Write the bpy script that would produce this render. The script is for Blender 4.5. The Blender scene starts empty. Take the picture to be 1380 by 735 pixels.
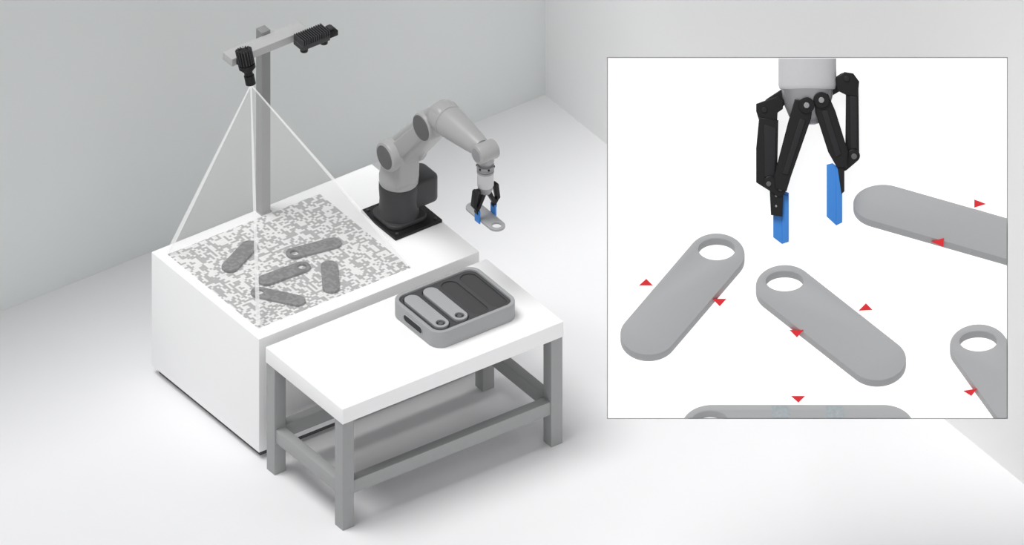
import bpy, bmesh, math
from mathutils import Vector, Matrix

sc = bpy.context.scene
sc.view_settings.view_transform = 'Standard'
sc.view_settings.look = 'None'

# ------------------------------------------------------------------ frame of reference
# World: X = u (along the long side of cabinet / table), Y = -v (v = across, towards the viewer)
AZ, EL = math.radians(35.0), math.radians(34.8)
RIGHT = Vector((math.cos(AZ), -math.sin(AZ), 0))
TOW = Vector((-math.sin(AZ)*math.cos(EL), -math.cos(AZ)*math.cos(EL), math.sin(EL)))
UP = TOW.cross(RIGHT)
def W(u, v, z): return Vector((u, -v, z))

# ------------------------------------------------------------------ materials
def mat(name, col, rough=0.5, metal=0.0, var=0.02, scale=40, emis=0.0, bump=0.0, spec=0.4):
    m = bpy.data.materials.new(name); m.use_nodes = True
    nt = m.node_tree; b = nt.nodes['Principled BSDF']
    b.inputs['Roughness'].default_value = rough
    b.inputs['Metallic'].default_value = metal
    b.inputs['Specular IOR Level'].default_value = spec
    tc = nt.nodes.new('ShaderNodeTexCoord')
    n = nt.nodes.new('ShaderNodeTexNoise'); n.inputs['Scale'].default_value = scale
    nt.links.new(tc.outputs['Object'], n.inputs['Vector'])
    mx = nt.nodes.new('ShaderNodeMix'); mx.data_type = 'RGBA'
    mx.inputs[6].default_value = (*[c*(1-var) for c in col], 1)
    mx.inputs[7].default_value = (*[min(1, c*(1+var)) for c in col], 1)
    nt.links.new(n.outputs['Fac'], mx.inputs[0])
    nt.links.new(mx.outputs[2], b.inputs['Base Color'])
    if emis > 0:
        b.inputs['Emission Color'].default_value = (1, 1, 1, 1)
        b.inputs['Emission Strength'].default_value = emis
    if bump > 0:
        bp = nt.nodes.new('ShaderNodeBump'); bp.inputs['Strength'].default_value = bump
        bp.inputs['Distance'].default_value = 0.002
        nt.links.new(n.outputs['Fac'], bp.inputs['Height'])
        nt.links.new(bp.outputs['Normal'], b.inputs['Normal'])
    return m

def pattern_mat(name, light, dark, cell=0.0125, thr=0.5):
    m = bpy.data.materials.new(name); m.use_nodes = True
    nt = m.node_tree; b = nt.nodes['Principled BSDF']
    b.inputs['Roughness'].default_value = 0.7
    b.inputs['Specular IOR Level'].default_value = 0.2
    tc = nt.nodes.new('ShaderNodeTexCoord')
    def wn(cx, cy, off):
        add = nt.nodes.new('ShaderNodeVectorMath'); add.operation = 'ADD'
        add.inputs[1].default_value = (20+off, 20+off*1.7, 0)
        sn = nt.nodes.new('ShaderNodeVectorMath'); sn.operation = 'SNAP'
        sn.inputs[1].default_value = (cx, cy, 50)
        w = nt.nodes.new('ShaderNodeTexWhiteNoise'); w.noise_dimensions = '2D'
        nt.links.new(tc.outputs['Object'], add.inputs[0])
        nt.links.new(add.outputs[0], sn.inputs[0])
        nt.links.new(sn.outputs[0], w.inputs['Vector'])
        return w.outputs['Value']
    def math_(op, a, c):
        n = nt.nodes.new('ShaderNodeMath'); n.operation = op
        for i, x in enumerate((a, c)):
            if isinstance(x, (int, float)): n.inputs[i].default_value = x
            else: nt.links.new(x, n.inputs[i])
        return n.outputs[0]
    s = math_('ADD', math_('MULTIPLY', wn(cell, cell, 0), .9), math_('ADD', math_('MULTIPLY', wn(cell*2, cell, cell*37), .95),
                                              math_('MULTIPLY', wn(cell, cell*2, cell*90), .95)))
    t = math_('GREATER_THAN', s, 2.8*thr)
    mx = nt.nodes.new('ShaderNodeMix'); mx.data_type = 'RGBA'
    mx.inputs[6].default_value = (*light, 1); mx.inputs[7].default_value = (*dark, 1)
    nt.links.new(t, mx.inputs[0]); nt.links.new(mx.outputs[2], b.inputs['Base Color'])
    return m

def veil_mat(name, col, alpha):
    m = bpy.data.materials.new(name); m.use_nodes = True
    nt = m.node_tree; nt.nodes.clear()
    o = nt.nodes.new('ShaderNodeOutputMaterial'); mx = nt.nodes.new('ShaderNodeMixShader')
    t = nt.nodes.new('ShaderNodeBsdfTransparent'); e = nt.nodes.new('ShaderNodeEmission')
    e.inputs['Color'].default_value = (*col, 1)
    mx.inputs[0].default_value = alpha
    nt.links.new(t.outputs[0], mx.inputs[1]); nt.links.new(e.outputs[0], mx.inputs[2])
    nt.links.new(mx.outputs[0], o.inputs[0])
    return m

M_floor = mat('floor_white', (.77, .77, .78), .6, var=.006, scale=3, spec=.1)
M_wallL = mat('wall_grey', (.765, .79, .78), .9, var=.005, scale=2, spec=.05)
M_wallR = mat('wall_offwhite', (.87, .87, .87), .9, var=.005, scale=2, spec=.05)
M_white = mat('white_laminate', (.93, .93, .93), .5, var=.004, scale=5, spec=.2)
M_plinth = mat('plinth_dark', (.10, .10, .105), .7)
M_under = mat('added_dark_sheet', (.03, .03, .034), .8)  # for the added light-absorbing sheet below the table top and the handle inlay
M_frame = mat('painted_steel', (.34, .345, .345), .5, var=.02)
M_post = mat('post_grey', (.27, .275, .27), .55)
M_arm = mat('crossarm_grey', (.50, .50, .50), .5)
M_black = mat('black_anodised', (.012, .012, .013), .4, var=.1, spec=.25)
M_face = mat('black_link_face', (.022, .022, .024), .5, var=.1, spec=.25)
M_dark = mat('dark_casting', (.045, .045, .048), .5, var=.05)
M_rob = mat('robot_grey_paint', (.40, .40, .40), .36, var=.02)
M_cap = mat('joint_cap_dark', (.12, .12, .12), .5)
M_silver = mat('flange_steel', (.34, .34, .35), .35, metal=.4)
M_cuff = mat('cuff_white', (.60, .60, .61), .4)
M_blue = mat('blue_fingertip', (.045, .24, .68), .5)
M_part = mat('part_grey', (.38, .385, .39), .5, var=.01)
M_bpart = mat('board_part_grey', (.44, .445, .45), .5, var=.01, spec=.2)
M_tray = mat('tray_grey', (.36, .365, .37), .5)
M_foam = mat('foam_dark', (.065, .065, .068), .85, var=.06, scale=200, bump=.2)
M_foam2 = mat('foam_recess', (.06, .06, .062), .9)
M_red = mat('marker_red', (.75, .02, .03), .5)
M_board = mat('board_white_glow', (.40, .40, .40), .7, var=.002, emis=.85)  # grey base, whiteness comes from emission added to brighten the board
M_line = mat('board_trim', (.30, .30, .30), .6)
M_mark = mat('reflection_patch_blue', (.40, .445, .465), .5, var=.2, scale=60)  # tint of the painted blue reflections
M_pat = pattern_mat('projected_pattern', (.86, .86, .85), (.44, .44, .435), .0138, .5)
M_patpart = pattern_mat('part_grey_projected_light', (.24, .24, .24), (.18, .18, .18), .0138, .5)  # projector light on the parts is painted into their grey
M_veil = veil_mat('beam_veil', (.64, .64, .64), .15)
M_ray = veil_mat('beam_edge', (.93, .93, .93), .40)

# ------------------------------------------------------------------ helpers
def link(ob, parent=None):
    sc.collection.objects.link(ob)
    if parent is not None: ob.parent = parent
    return ob
def empty(name, loc=(0, 0, 0)):
    e = bpy.data.objects.new(name, None); e.empty_display_size = .05
    sc.collection.objects.link(e); return e
def smooth(ob, ang=35):
    for p in ob.data.polygons: p.use_smooth = True
    try: ob.data.set_sharp_from_angle(angle=math.radians(ang))
    except Exception: pass
def from_bm(name, bm, m, parent=None, sm=True):
    bmesh.ops.recalc_face_normals(bm, faces=bm.faces)
    me = bpy.data.meshes.new(name); bm.to_mesh(me); bm.free()
    me.materials.append(m)
    ob = bpy.data.objects.new(name, me); link(ob, parent)
    if sm: smooth(ob)
    return ob
def box(name, u0, u1, v0, v1, z0, z1, m, parent=None, bev=0.004):
    bm = bmesh.new(); bmesh.ops.create_cube(bm, size=1)
    mt = Matrix.Translation(((u0+u1)/2, -(v0+v1)/2, (z0+z1)/2)) @ Matrix.Diagonal((u1-u0, abs(v1-v0), z1-z0, 1))
    bm.transform(mt)
    if bev > 0:
        bmesh.ops.bevel(bm, geom=bm.edges[:], offset=bev, segments=3, affect='EDGES', profile=.5)
    return from_bm(name, bm, m, parent)
def frame(o, x, y):
    x = Vector(x).normalized(); y = Vector(y).normalized(); z = x.cross(y)
    m = Matrix((x, y, z)).transposed().to_4x4(); m.translation = Vector(o); return m
def lathe(name, o, axis, prof, m, parent=None, n=48, scale_xy=(1, 1), xref=None):
    axis = Vector(axis).normalized()
    if xref is None: xref = Vector((0, 0, 1)) if abs(axis.z) < .9 else Vector((1, 0, 0))
    x = (Vector(xref) - Vector(xref).dot(axis)*axis).normalized(); y = axis.cross(x)
    bm = bmesh.new(); rings = []
    for t, r in prof:
        rings.append([bm.verts.new(Vector(o)+axis*t + x*(r*math.cos(2*math.pi*i/n)*scale_xy[0]) + y*(r*math.sin(2*math.pi*i/n)*scale_xy[1])) for i in range(n)])
    for a, b in zip(rings, rings[1:]):
        for i in range(n):
            bm.faces.new((a[i], a[(i+1) % n], b[(i+1) % n], b[i]))
    bm.faces.new(rings[0][::-1]); bm.faces.new(rings[-1])
    return from_bm(name, bm, m, parent)
def rcyl(name, p1, p2, r, m, parent=None, r2=None, bev=.008, n=48):
    p1 = Vector(p1); p2 = Vector(p2); L = (p2-p1).length; r2 = r if r2 is None else r2
    b = min(bev, r*.5, r2*.5, L*.4)
    pr = [(0, r-b), (b*.3, r-b*.3), (b, r), (L-b, r2), (L-b*.3, r2-b*.3), (L, r2-b)]
    return lathe(name, p1, p2-p1, pr, m, parent, n)
def capsule(p1, r1, p2, r2, n=20, k=1.0):
    x1, y1 = p1[0], p1[1]/k; x2, y2 = p2[0], p2[1]/k
    d = math.hypot(x2-x1, y2-y1); ph = math.atan2(y2-y1, x2-x1); al = math.acos(max(-1, min(1, (r1-r2)/d)))
    pts = []
    for i in range(n+1):
        a = ph+al+(2*math.pi-2*al)*i/n; pts.append((x1+r1*math.cos(a), (y1+r1*math.sin(a))*k))
    for i in range(n+1):
        a = ph-al+2*al*i/n; pts.append((x2+r2*math.cos(a), (y2+r2*math.sin(a))*k))
    return pts
def circ(c, r, k=1.0, n=32):
    return [(c[0]+r*math.cos(2*math.pi*i/n), c[1]+r*k*math.sin(2*math.pi*i/n)) for i in range(n)]
def rrect(x0, x1, y0, y1, r, n=8):
    pts = []
    for cx, cy, a0 in ((x1-r, y1-r, 0), (x0+r, y1-r, 90), (x0+r, y0+r, 180), (x1-r, y0+r, 270)):
        for i in range(n+1):
            a = math.radians(a0+90*i/n); pts.append((cx+r*math.cos(a), cy+r*math.sin(a)))
    return pts
def shape(name, loops, t0, t1, m, M, parent=None, bev=0.0, shear=0.0, clip=None):
    cu = bpy.data.curves.new('c', 'CURVE'); cu.dimensions = '2D'; cu.fill_mode = 'BOTH'
    cu.extrude = (t1-t0)/2-bev
    if bev > 0: cu.bevel_depth = bev; cu.bevel_resolution = 2; cu.offset = -bev
    for lp in loops:
        s = cu.splines.new('POLY'); s.points.add(len(lp)-1); s.use_cyclic_u = True
        for p, q in zip(s.points, lp): p.co = (q[0], q[1], 0, 1)
    co = bpy.data.objects.new('c', cu); sc.collection.objects.link(co)
    dg = bpy.context.evaluated_depsgraph_get(); dg.update()
    me = bpy.data.meshes.new_from_object(co.evaluated_get(dg))
    bpy.data.objects.remove(co); bpy.data.curves.remove(cu)
    bm = bmesh.new(); bm.from_mesh(me); bpy.data.meshes.remove(me)
    bmesh.ops.remove_doubles(bm, verts=bm.verts, dist=1e-5)
    bmesh.ops.translate(bm, verts=bm.verts, vec=(0, 0, (t0+t1)/2))
    if shear:
        for v in bm.verts: v.co.y += shear*(v.co.z-t1)
    if clip:
        for co_, no in clip:
            g = bm.verts[:]+bm.edges[:]+bm.faces[:]
            bmesh.ops.bisect_plane(bm, geom=g, plane_co=co_, plane_no=no, clear_outer=True, dist=1e-6)
            be = [e for e in bm.edges if e.is_boundary]
            if be: bmesh.ops.holes_fill(bm, edges=be, sides=0)
    bm.transform(M)
    return from_bm(name, bm, m, parent)
def poly(name, pts, t0, t1, m, M, parent=None, bev=0.0):
    return shape(name, [pts], t0, t1, m, M, parent, bev)
def join(obs, name):
    bpy.ops.object.select_all(action='DESELECT')
    for o in obs: o.select_set(True)
    bpy.context.view_layer.objects.active = obs[0]
    bpy.ops.object.join(); obs[0].name = name; return obs[0]
HOR = frame((0, 0, 0), (1, 0, 0), (0, 1, 0))

# ------------------------------------------------------------------ room shell
WU, WV = 3.246, -1.943
box('floor', -5, WU, WV, 6.5, -.1, 0, M_floor, bev=0)
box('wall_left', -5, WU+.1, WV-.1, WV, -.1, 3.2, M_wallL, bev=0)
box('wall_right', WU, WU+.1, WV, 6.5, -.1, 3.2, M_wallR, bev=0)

# ------------------------------------------------------------------ cabinet
cab = empty('machine_cabinet')
box('body', 0, 1.45, -1.01, 0, .045, .79, M_white, cab, bev=.003)
box('plinth', .03, 1.42, -.98, -.03, 0, .045, M_plinth, cab, bev=0)

# projector light pattern, painted as colour on a thin sheet over the cabinet
PU0, PU1, PV0, PV1 = .056, 1.056, -.94, -.087
box('projected_dot_pattern', PU0, PU1, PV0, PV1, .79, .7915, M_pat, bev=0)

# ------------------------------------------------------------------ loose parts
def plate(p1, p2, r, z0, th, m, hole_at=None, hr=.026, name='flat_metal_part'):
    a = (p1[0], -p1[1]); b = (p2[0], -p2[1])
    loops = [capsule(a, r, b, r)]
    if hole_at is not None: loops.append(circ((hole_at[0], -hole_at[1]), hr))
    return shape(name, loops, z0, z0+th, m, HOR, bev=.002)
R = .046
for p1, p2, h in (((.455, -.740), (.257, -.639), 0),
                  ((.841, -.504), (.615, -.545), 2),
                  ((.345, -.425), (.574, -.415), 2),
                  ((.700, -.338), (.590, -.166), 0),
                  ((.247, -.350), (.369, -.170), 1)):
    plate(p1, p2, R, .7915, .016, M_patpart, {0: None, 1: p1, 2: p2}[h], .024)

# ------------------------------------------------------------------ post with cross arm
rig = empty('camera_mounting_post')
box('post', .687, .744, -1.010, -.954, .79, 1.985, M_post, rig, bev=.002)
box('foot', .680, .751, -1.010, -.947, .79, .796, M_post, rig, bev=.001)
box('cross_arm', .429, .93, -.954, -.866, 1.917, 1.965, M_arm, rig, bev=.002)

# pattern projector
pj = empty('pattern_projector')
pc = W(.477, -.81, 1.985)
ax = (W(.556, -.51, .79)-pc).normalized()
lathe('barrel', pc-ax*.05, ax, [(0, .028), (.004, .034), (.085, .034), (.088, .046), (.108, .046), (.112, .036), (.122, .033), (.124, .024), (.150, .023), (.152, .028), (.205, .028), (.207, .022), (.21, .02)], M_black, pj, 36)
x0 = Vector((1, 0, 0)); x0 = (x0-x0.dot(ax)*ax).normalized(); y0 = ax.cross(x0)
bm = bmesh.new()
for i in range(18):
    a = 2*math.pi*i/18; d = x0*math.cos(a)+y0*math.sin(a); t = ax.cross(d)
    r = bmesh.ops.create_cube(bm, size=1)
    mt = Matrix((d, t, ax)).transposed().to_4x4(); mt.translation = pc-ax*.05+ax*.038+d*.036
    bmesh.ops.transform(bm, matrix=mt @ Matrix.Diagonal((.020, .004, .084, 1)), verts=r['verts'])
from_bm('cooling_fins', bm, M_dark, pj, False)
box('bracket', .455, .50, -.8655, -.83, 1.925, 1.96, M_black, pj)
tip = pc+ax*.16

# 3-D camera with heat sink
cm = empty('inspection_camera')
box('housing', .815, 1.0, -.842, -.757, 1.925, 1.955, M_dark, cm)
bm = bmesh.new()
for i in range(13):
    r = bmesh.ops.create_cube(bm, size=1)
    u = .823+i*.0142
    bmesh.ops.transform(bm, matrix=Matrix.Translation((u, .80, 1.972)) @ Matrix.Diagonal((.006, .088, .036, 1)), verts=r['verts'])
from_bm('heat_sink_fins', bm, M_dark, cm, False)
box('connector_block', 1.0, 1.058, -.835, -.765, 1.93, 1.965, M_black, cm)
box('connector_cap', 1.01, 1.04, -.82, -.78, 1.965, 1.982, M_dark, cm)
box('bracket', .86, .93, -.8655, -.83, 1.925, 1.96, M_black, cm)
rcyl('lens_1', W(.85, -.79, 1.928), W(.85, -.79, 1.895), .022, M_black, cm, bev=.004)
rcyl('lens_2', W(.98, -.79, 1.928), W(.98, -.79, 1.895), .022, M_black, cm, bev=.004)

# projection light cone
corn = [W(PU0, PV1, .793), W(PU1, PV1, .793), W(PU1, PV0, .793), W(PU0, PV0, .793)]
beam = empty('projected_light_cone')
bm = bmesh.new(); t = bm.verts.new(tip); cs = [bm.verts.new(c) for c in corn]
for i in range(4): bm.faces.new((t, cs[i], cs[(i+1) % 4]))
from_bm('cone_faces', bm, M_veil, beam, False)
for i in (0, 1, 3):
    lathe('cone_edge_%d' % i, tip, corn[i]-tip, [(0, .004), ((corn[i]-tip).length-.015, .012)], M_ray, beam, 12)

# ------------------------------------------------------------------ table
tb = empty('work_table')
TU0, TU1, TV0, TV1, TH = -.02, 1.435, .09, .814, .80
box('table_top', TU0, TU1, TV0, TV1, .70, TH, M_white, tb, bev=.003)
L = .075; g = .004
box('added_shade_sheet', TU0+.02, TU1-.02, TV0+.02, TV1-.02, .692, .702, M_under, tb, bev=0)  # unseen dark sheet added to cut bounce and deepen the shade below
k = 1
for u in (TU0+g, TU1-L-g):
    for v in (TV0+g, TV1-L-g):
        box('leg_%d' % k, u, u+L, v, v+L, 0, .70, M_frame, tb, bev=.003); k += 1
for i, v in enumerate((TV0+g+.008, TV1-L-g+.008)):
    box('long_rail_%d' % i, TU0+L, TU1-L, v, v+L-.016, .21, .295, M_frame, tb, bev=.003)
for i, u in enumerate((TU0+g+.008, TU1-L-g+.008)):
    box('side_rail_%d' % i, u, u+L-.016, TV0+L, TV1-L, .21, .295, M_frame, tb, bev=.003)

# ------------------------------------------------------------------ tray
tr = empty('parts_tray')
tc_u, tc_v = .987, .432; HU, HV = .275, .222
def rr(hu, hv, r): return rrect(tc_u-hu, tc_u+hu, -tc_v-hv, -tc_v+hv, r, 10)
shape('shell', [rr(HU, HV, .075), rr(HU-.022, HV-.022, .055)], .80, .905, M_tray, HOR, tr, bev=.004)
shape('tray_base', [rr(HU-.02, HV-.02, .055)], .802, .885, M_foam2, HOR, tr)
su = [tc_u+d for d in (-.187, -.063, .063, .187)]
slots = [capsule((u, -.30), .050, (u, -.565), .050) for u in su]
shape('foam_insert', [rr(HU-.0215, HV-.0215, .054)]+slots, .883, .893, M_foam, HOR, tr, bev=.002)
MS = frame(W(tc_u-HU, tc_v, .855), (0, -1, 0), (0, 0, 1))
shape('handle_dark_inlay', [capsule((-.065, -.002), .02, (.065, -.002), .02)], -.002, .0015, M_under, MS, tr)  # raised inlay, its dark colour stands in for the depth of the handle slot
shape('handle_rim', [capsule((-.065, -.002), .025, (.065, -.002), .025), capsule((-.065, -.002), .02, (.065, -.002), .02)], -.002, .004, M_tray, MS, tr, bev=.001)
for u in su[:2]:
    plate((u, .30), (u, .565), .044, .8855, .020, M_part, (u, .565), .026)
    lathe('slot_peg', W(u, .565, .885), (0, 0, 1), [(0, .014), (.014, .014), (.016, .012)], M_cap, tr, 24)

# ------------------------------------------------------------------ robot arm
rb = empty('robot_arm')
RU, RV = 1.27, -.50
box('mounting_plate', 1.137, 1.445, -.667, -.34, .79, .808, M_black, rb, bev=.002)
for i, (u, v) in enumerate(((1.165, -.64), (1.165, -.367), (1.418, -.64), (1.418, -.367))):
    rcyl('bolt_%d' % i, W(u, v, .808), W(u, v, .816), .009, M_dark, rb, bev=.002, n=12)
shape('base_flange', [rrect(RU-.115, RU+.125, .5-.115, .5+.115, .05)], .808, .835, M_dark, HOR, rb, bev=.005)
lathe('base_column', W(RU, RV, .83), (0, 0, 1), [(0, .112), (.03, .108), (.10, .104), (.16, .108), (.20, .108), (.207, .104)], M_dark, rb)
shape('rear_connector_box', [rrect(RU, RU+.215, .5-.088, .5+.088, .045)], .875, 1.045, M_dark, HOR, rb, bev=.02)
lathe('turret', W(RU, RV, 1.037), (0, 0, 1), [(0, .104), (.006, .107), (.05, .107), (.06, .102), (.11, .098), (.16, .09), (.20, .078), (.24, .055)], M_rob, rb)
MV = lambda u: frame((u, 0, 0), (0, -1, 0), (0, 0, 1))   # local x=v, y=z, z=-u
SH = (-.47, 1.257); EB = (-.164, 1.615)
shape('shoulder_fork', [capsule((-.48, 1.12), .098, SH, .092)], -.06, .075, M_rob, MV(RU), rb, bev=.02)
rcyl('shoulder_joint', W(RU-.115, *SH), W(RU+.11, *SH), .088, M_rob, rb, bev=.015)
rcyl('shoulder_cap', W(RU-.118, *SH), W(RU-.10, *SH), .070, M_cap, rb, bev=.004)
shape('upper_arm', [capsule(SH, .088, EB, .072)], -.085, .055, M_rob, MV(RU), rb, bev=.03)
shape('upper_arm_cover', [capsule((-.43, 1.305), .05, (-.21, 1.565), .045)], -.10, .07, M_rob, MV(RU), rb, bev=.015)
rcyl('elbow_joint', W(RU-.09, *EB), W(RU+.10, *EB), .085, M_rob, rb, bev=.014)
rcyl('elbow_cap', W(RU-.093, *EB), W(RU-.07, *EB), .074, M_cap, rb, bev=.004)
shape('elbow_block', [capsule(EB, .08, (-.07, 1.70), .088)], -.075, .07, M_rob, MV(RU), rb, bev=.035)
fa = W(RU, -.13, 1.705)
lathe('forearm', fa, W(0, 1, -.012), [(-.02, .03), (-.01, .06), (.01, .08), (.04, .088), (.10, .088), (.103, .084), (.107, .084), (.11, .088), (.14, .087), (.20, .080), (.32, .066), (.38, .057), (.41, .05)], M_rob, rb)
WR = (.315, 1.697)
rcyl('wrist_joint', W(RU-.062, *WR), W(RU+.062, *WR), .056, M_rob, rb, bev=.012)
rcyl('wrist_cap', W(RU-.064, *WR), W(RU-.05, *WR), .04, M_silver, rb, bev=.003)
T = WR[0]
lathe('wrist_neck', W(RU, T, 1.69), (0, 0, -1), [(0, .05), (.05, .048), (.065, .042), (.07, .036), (.075, .036), (.078, .047), (.10, .047), (.103, .04)], M_silver, rb)
lathe('flange_ring', W(RU, T, 1.595), (0, 0, -1), [(0, .047), (.012, .047), (.014, .042), (.018, .042), (.02, .047), (.03, .047)], M_silver, rb)
for i in range(6):
    a = i*math.pi/3+.3
    rcyl('flange_bolt_%d' % i, Vector((RU+.046*math.cos(a), -T+.046*math.sin(a), 1.604)), Vector((RU+.051*math.cos(a), -T+.051*math.sin(a), 1.604)), .006, M_black, rb, bev=.001, n=10)
lathe('gripper_cuff', W(RU, T, 1.567), (0, 0, -1), [(0, .042), (.004, .045), (.088, .045), (.092, .043)], M_cuff, rb)
lathe('gripper_palm', W(RU, T, 1.476), (0, 0, -1), [(0, .043), (.02, .04), (.045, .03), (.05, .022)], M_silver, rb)
MG = frame((RU, -T, 0), (1, 0, 0), (0, 0, 1))
for s, nm in ((-1, 'a'), (1, 'b')):
    def lk(n, p, q, r1, r2, t0, t1, m=M_black):
        c = capsule((s*p[0], p[1]), r1, (s*q[0], q[1]), r2, 8)
        shape('finger_%s_%s' % (nm, n), [c], t0, t1, m, MG, rb, bev=.001)
    lk('bracket', (.02, 1.452), (.064, 1.458), .010, .010, -.012, .012)
    lk('outer_link', (.066, 1.457), (.078, 1.372), .012, .010, -.015, .015)
    lk('inner_link', (.014, 1.437), (.053, 1.352), .012, .009, -.017, .017)
    lk('foot', (.078, 1.372), (.056, 1.335), .009, .008, -.012, .012)
    lk('holder', (.056, 1.355), (.056, 1.32), .009, .009, -.014, .014)
    x = [s*.047, s*.058]
    poly('finger_%s_blue_tip' % nm, [(x[0], 1.25), (x[1], 1.258), (x[1], 1.335), (x[0], 1.335)] if s < 0 else [(x[0], 1.25), (x[0], 1.335), (x[1], 1.335), (x[1], 1.258)], -.02, .02, M_blue, MG, rb)
plate((RU, T-.105), (RU, T+.105), .046, 1.262, .014, M_part, (RU, T+.105), .026)

# ------------------------------------------------------------------ large tilted display board
BT = 2.65
BO = RIGHT*2.956 + UP*1.196 + TOW*BT
MB = frame(BO, RIGHT, UP)
def q(X, Y): return ((X-1088)/250, (321-Y)/250)
bd = empty('display_board')
hw, hh = 1.08, .976
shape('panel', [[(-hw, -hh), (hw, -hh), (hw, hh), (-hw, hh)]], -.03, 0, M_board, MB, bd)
e = .005
shape('edge_trim', [[(-hw, -hh), (hw, -hh), (hw, hh), (-hw, hh)], [(-hw+e, -hh+e), (hw-e, -hh+e), (hw-e, hh-e), (-hw+e, hh-e)]], 0, .004, M_line, MB, bd)
fp = Vector((2.746, -.897, 0))
rcyl('stand_foot', fp, fp+Vector((0, 0, .03)), .20, M_frame, bd)
rcyl('stand_post', fp+Vector((0, 0, .02)), fp+Vector((0, 0, 1.52)), .035, M_frame, bd)
top = fp+Vector((0, 0, 1.49)); dirn = (TOW*.86-Vector((0, 0, .04))+RIGHT*.03).normalized()
Ln = (BT-.03-top.dot(TOW))/dirn.dot(TOW)
rcyl('stand_arm', top-dirn*.02, top+dirn*(Ln-.005), .03, M_frame, bd)
end = top+dirn*Ln
shape('mount_plate', [rrect(-.12, .12, -.12, .12, .02)], -.015, 0, M_frame, frame(end, RIGHT, UP), bd)

hx, hy = hw-e, hh-e
CL = [((hx, 0, 0), (1, 0, 0)), ((-hx, 0, 0), (-1, 0, 0)), ((0, hy, 0), (0, 1, 0)), ((0, -hy, 0), (0, -1, 0))]
def bplate(p1, p2, rx, kk, hole=None, th=.03):
    loops = [capsule(q(*p1), rx/250, q(*p2), rx/250, 28, kk)]
    if hole: loops.append(circ(q(hole[0], hole[1]), hole[2]/250, hole[3]/hole[2], 40))
    return shape('flat_metal_part', loops, .0, th, M_bpart, MB, None, bev=.002, shear=.036/th, clip=CL)
bplate((965.5, 343), (874, 450), 38, .75, (966, 336, 25, 14.5))
bplate((1057.5, 386), (1182, 484), 39, .74, (1057.5, 379, 25.5, 13.5))
bplate((1190, 274), (1425, 341), 40, .63)
bplate((1319, 466), (1415, 600), 39, .74, (1318.5, 460, 25.5, 13.5))
bplate((960, 574), (1190, 574), 41, .69, (957, 568, 25, 14))
# faint blue reflections, painted as flat patches on the lowest part
for X in (1052, 1125):
    shape('reflection_patch', [[q(X-13, 547), q(X+9, 547), q(X+13, 551), q(X+10, 555), q(X+14, 559), q(X+11, 563.5), q(X-10, 563.5), q(X-14, 558), q(X-10, 553)][::-1]], .029, .031, M_mark, MB, bd)
# red wedge markers
tris = [[(1313, 269), (1329, 275), (1313, 280)], [(1255, 326), (1272, 321), (1271, 333)],
        [(861, 385), (871, 376), (880, 385)], [(960, 403), (979, 403), (970, 413)],
        [(1064, 445), (1083, 445), (1074, 455)], [(1157, 419), (1167, 409), (1176, 418)],
        [(1066, 534), (1085, 534), (1076, 543)], [(1298, 527), (1317, 524), (1309, 534)]]
mk = join([poly('m', [q(*p) for p in t], 0.0, .034, M_red, MB) for i, t in enumerate(tris)], 'red_arrow_markers')
mk.parent = bd

# gripper relief on the board
gp = empty('robot_gripper')
def gl(n, p, qq, r1, r2, t0, t1, m=M_black, bev=.006):
    return shape(n, [capsule(q(*p), r1/250, q(*qq), r2/250, 16)], t0, t1, m, MB, gp, bev=bev)
def pin(n, c, r, t, m=M_silver):
    return shape(n, [circ(q(*c), r/250, 1, 24)], 0, t, m, MB, gp, bev=.003)
def gpoly(n, pts, t0, t1, m=M_black, bev=.005):
    return poly(n, [q(*p) for p in pts], t0, t1, m, MB, gp, bev)
def at(X, Y, d): a = q(X, Y); return MB @ Vector((a[0], a[1], d))
lathe('cuff', at(1088, 79, .07), -UP, [(0, .156), (.14, .156), (.16, .152), (.165, .146)], M_cuff, gp, 64, (1, .42), RIGHT)
lathe('palm', at(1088, 118, .07), -UP, [(0, .142), (.05, .136), (.10, .122), (.155, .10), (.19, .07), (.20, .04)], M_silver, gp, 64, (1, .45), RIGHT)
gl('left_bracket', (1064, 124), (1040, 142), 9, 11, .02, .07)
gpoly('left_knuckle', [(1019, 140), (1030, 136), (1048, 130), (1056, 134), (1055, 147), (1048, 152), (1047, 170), (1024, 166), (1019, 150)], .02, .10)
gpoly('left_outer_bar', [(1023, 158), (1049, 162), (1047, 252), (1038, 258), (1019, 246), (1019, 200)], .02, .11)
gpoly('left_outer_bar_face', [(1030, 168), (1046, 172), (1044, 244), (1030, 238)], .02, .116, M_face, .003)
gpoly('left_inner_link', [(1071, 134), (1096, 136), (1093, 160), (1066, 238), (1060, 258), (1045, 254), (1043, 238), (1062, 165)], .03, .15)
gpoly('left_inner_rib', [(1078, 160), (1086, 162), (1062, 236), (1054, 234)], .03, .156, M_face, .003)
gl('left_foot', (1038, 246), (1050, 256), 9, 9, .03, .13)
gpoly('left_holder', [(1037, 252), (1056, 250), (1054, 292), (1039, 290)], .02, .12, bev=.003)
gpoly('left_blue_tip', [(1053, 256), (1063, 260), (1063, 326), (1054, 329), (1042, 320), (1042, 286), (1053, 286)], .01, .09, M_blue, .003)
gpoly('left_blue_tip_edge', [(1054, 262), (1063, 264), (1063, 326), (1054, 329)], .01, .10, M_blue, .003)
gl('right_bracket', (1112, 124), (1138, 108), 9, 10, .01, .06)
gpoly('right_knuckle', [(1126, 106), (1138, 97), (1150, 99), (1158, 110), (1156, 130), (1140, 128), (1128, 122)], .02, .09)
gpoly('right_outer_bar', [(1140, 112), (1157, 112), (1158, 208), (1150, 218), (1139, 212)], .01, .08)
gpoly('right_outer_bar_face', [(1145, 124), (1155, 124), (1155, 200), (1146, 202)], .01, .086, M_face, .003)
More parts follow.
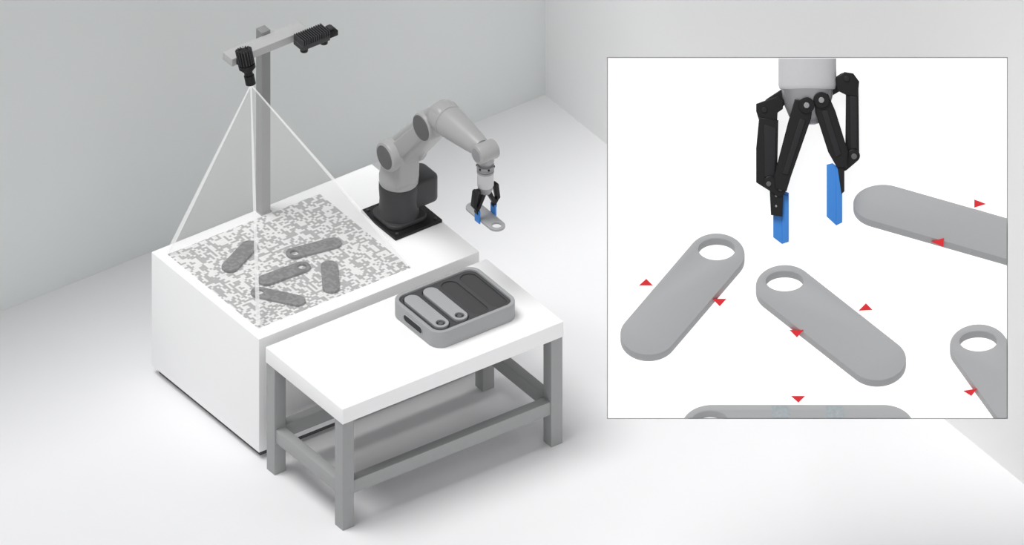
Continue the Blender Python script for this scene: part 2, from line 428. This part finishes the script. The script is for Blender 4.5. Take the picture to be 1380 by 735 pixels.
gpoly('right_inner_link', [(1097, 130), (1116, 127), (1126, 150), (1143, 205), (1141, 226), (1128, 226), (1116, 205), (1099, 152)], .03, .13)
gpoly('right_inner_rib', [(1107, 150), (1115, 148), (1134, 208), (1126, 212)], .03, .136, M_face, .003)
gl('right_foot', (1150, 210), (1136, 222), 9, 9, .02, .10)
gpoly('right_holder', [(1128, 222), (1138, 220), (1138, 258), (1134, 262)], .01, .12, bev=.003)
gpoly('right_blue_tip', [(1114, 222), (1122, 220), (1135, 230), (1135, 300), (1127, 304), (1114, 292)], .01, .11, M_blue, .003)
gpoly('right_blue_tip_edge', [(1127, 224), (1135, 231), (1135, 300), (1127, 304)], .01, .118, M_blue, .003)
pin('pin_1', (1087, 142), 4, .168); pin('pin_2', (1107, 135), 4, .15)
pin('pin_1c', (1087, 142), 11, .160, M_black); pin('pin_2c', (1107, 135), 11, .142, M_black)
pin('pin_3', (1030, 148), 4, .108, M_face); pin('pin_4', (1036, 248), 3.5, .136, M_cap)
pin('pin_5', (1141, 106), 4, .098, M_face); pin('pin_6', (1151, 211), 4, .108, M_cap)
pin('pin_7', (1065, 121), 5, .10, M_black); pin('pin_8', (1052, 254), 3.5, .136, M_cap)
pin('screw_1', (1046, 264), 1.6, .124, M_silver); pin('screw_2', (1046, 278), 1.6, .124, M_silver)

# ------------------------------------------------------------------ light
w = bpy.data.worlds.new('sky'); sc.world = w; w.use_nodes = True
w.node_tree.nodes['Background'].inputs[0].default_value = (.95, .94, 1, 1)
w.node_tree.nodes['Background'].inputs[1].default_value = .17
def sun(name, d, e, ang, col=(1, 1, 1)):
    sl = bpy.data.lights.new(name, 'SUN'); sl.energy = e*math.pi; sl.angle = math.radians(ang); sl.color = col
    so = bpy.data.objects.new(name, sl); sc.collection.objects.link(so)
    sd = W(*d).normalized(); so.rotation_euler = sd.to_track_quat('Z', 'Y').to_euler(); so.location = sd*6
sun('key_light', (-.28, -.14, .95), .78, 30, (1, .998, .992))
sun('fill_light', (-.54, .78, .30), .30, 80)

# ------------------------------------------------------------------ camera
cd = bpy.data.cameras.new('camera'); cd.type = 'ORTHO'; cd.ortho_scale = 1380/250; cd.clip_end = 60
co = bpy.data.objects.new('camera', cd); sc.collection.objects.link(co)
Mc = Matrix((RIGHT, UP, TOW)).transposed().to_4x4()
Mc.translation = RIGHT*((690-349)/250)+UP*((620-367.5)/250)+TOW*14
co.matrix_world = Mc
sc.camera = co
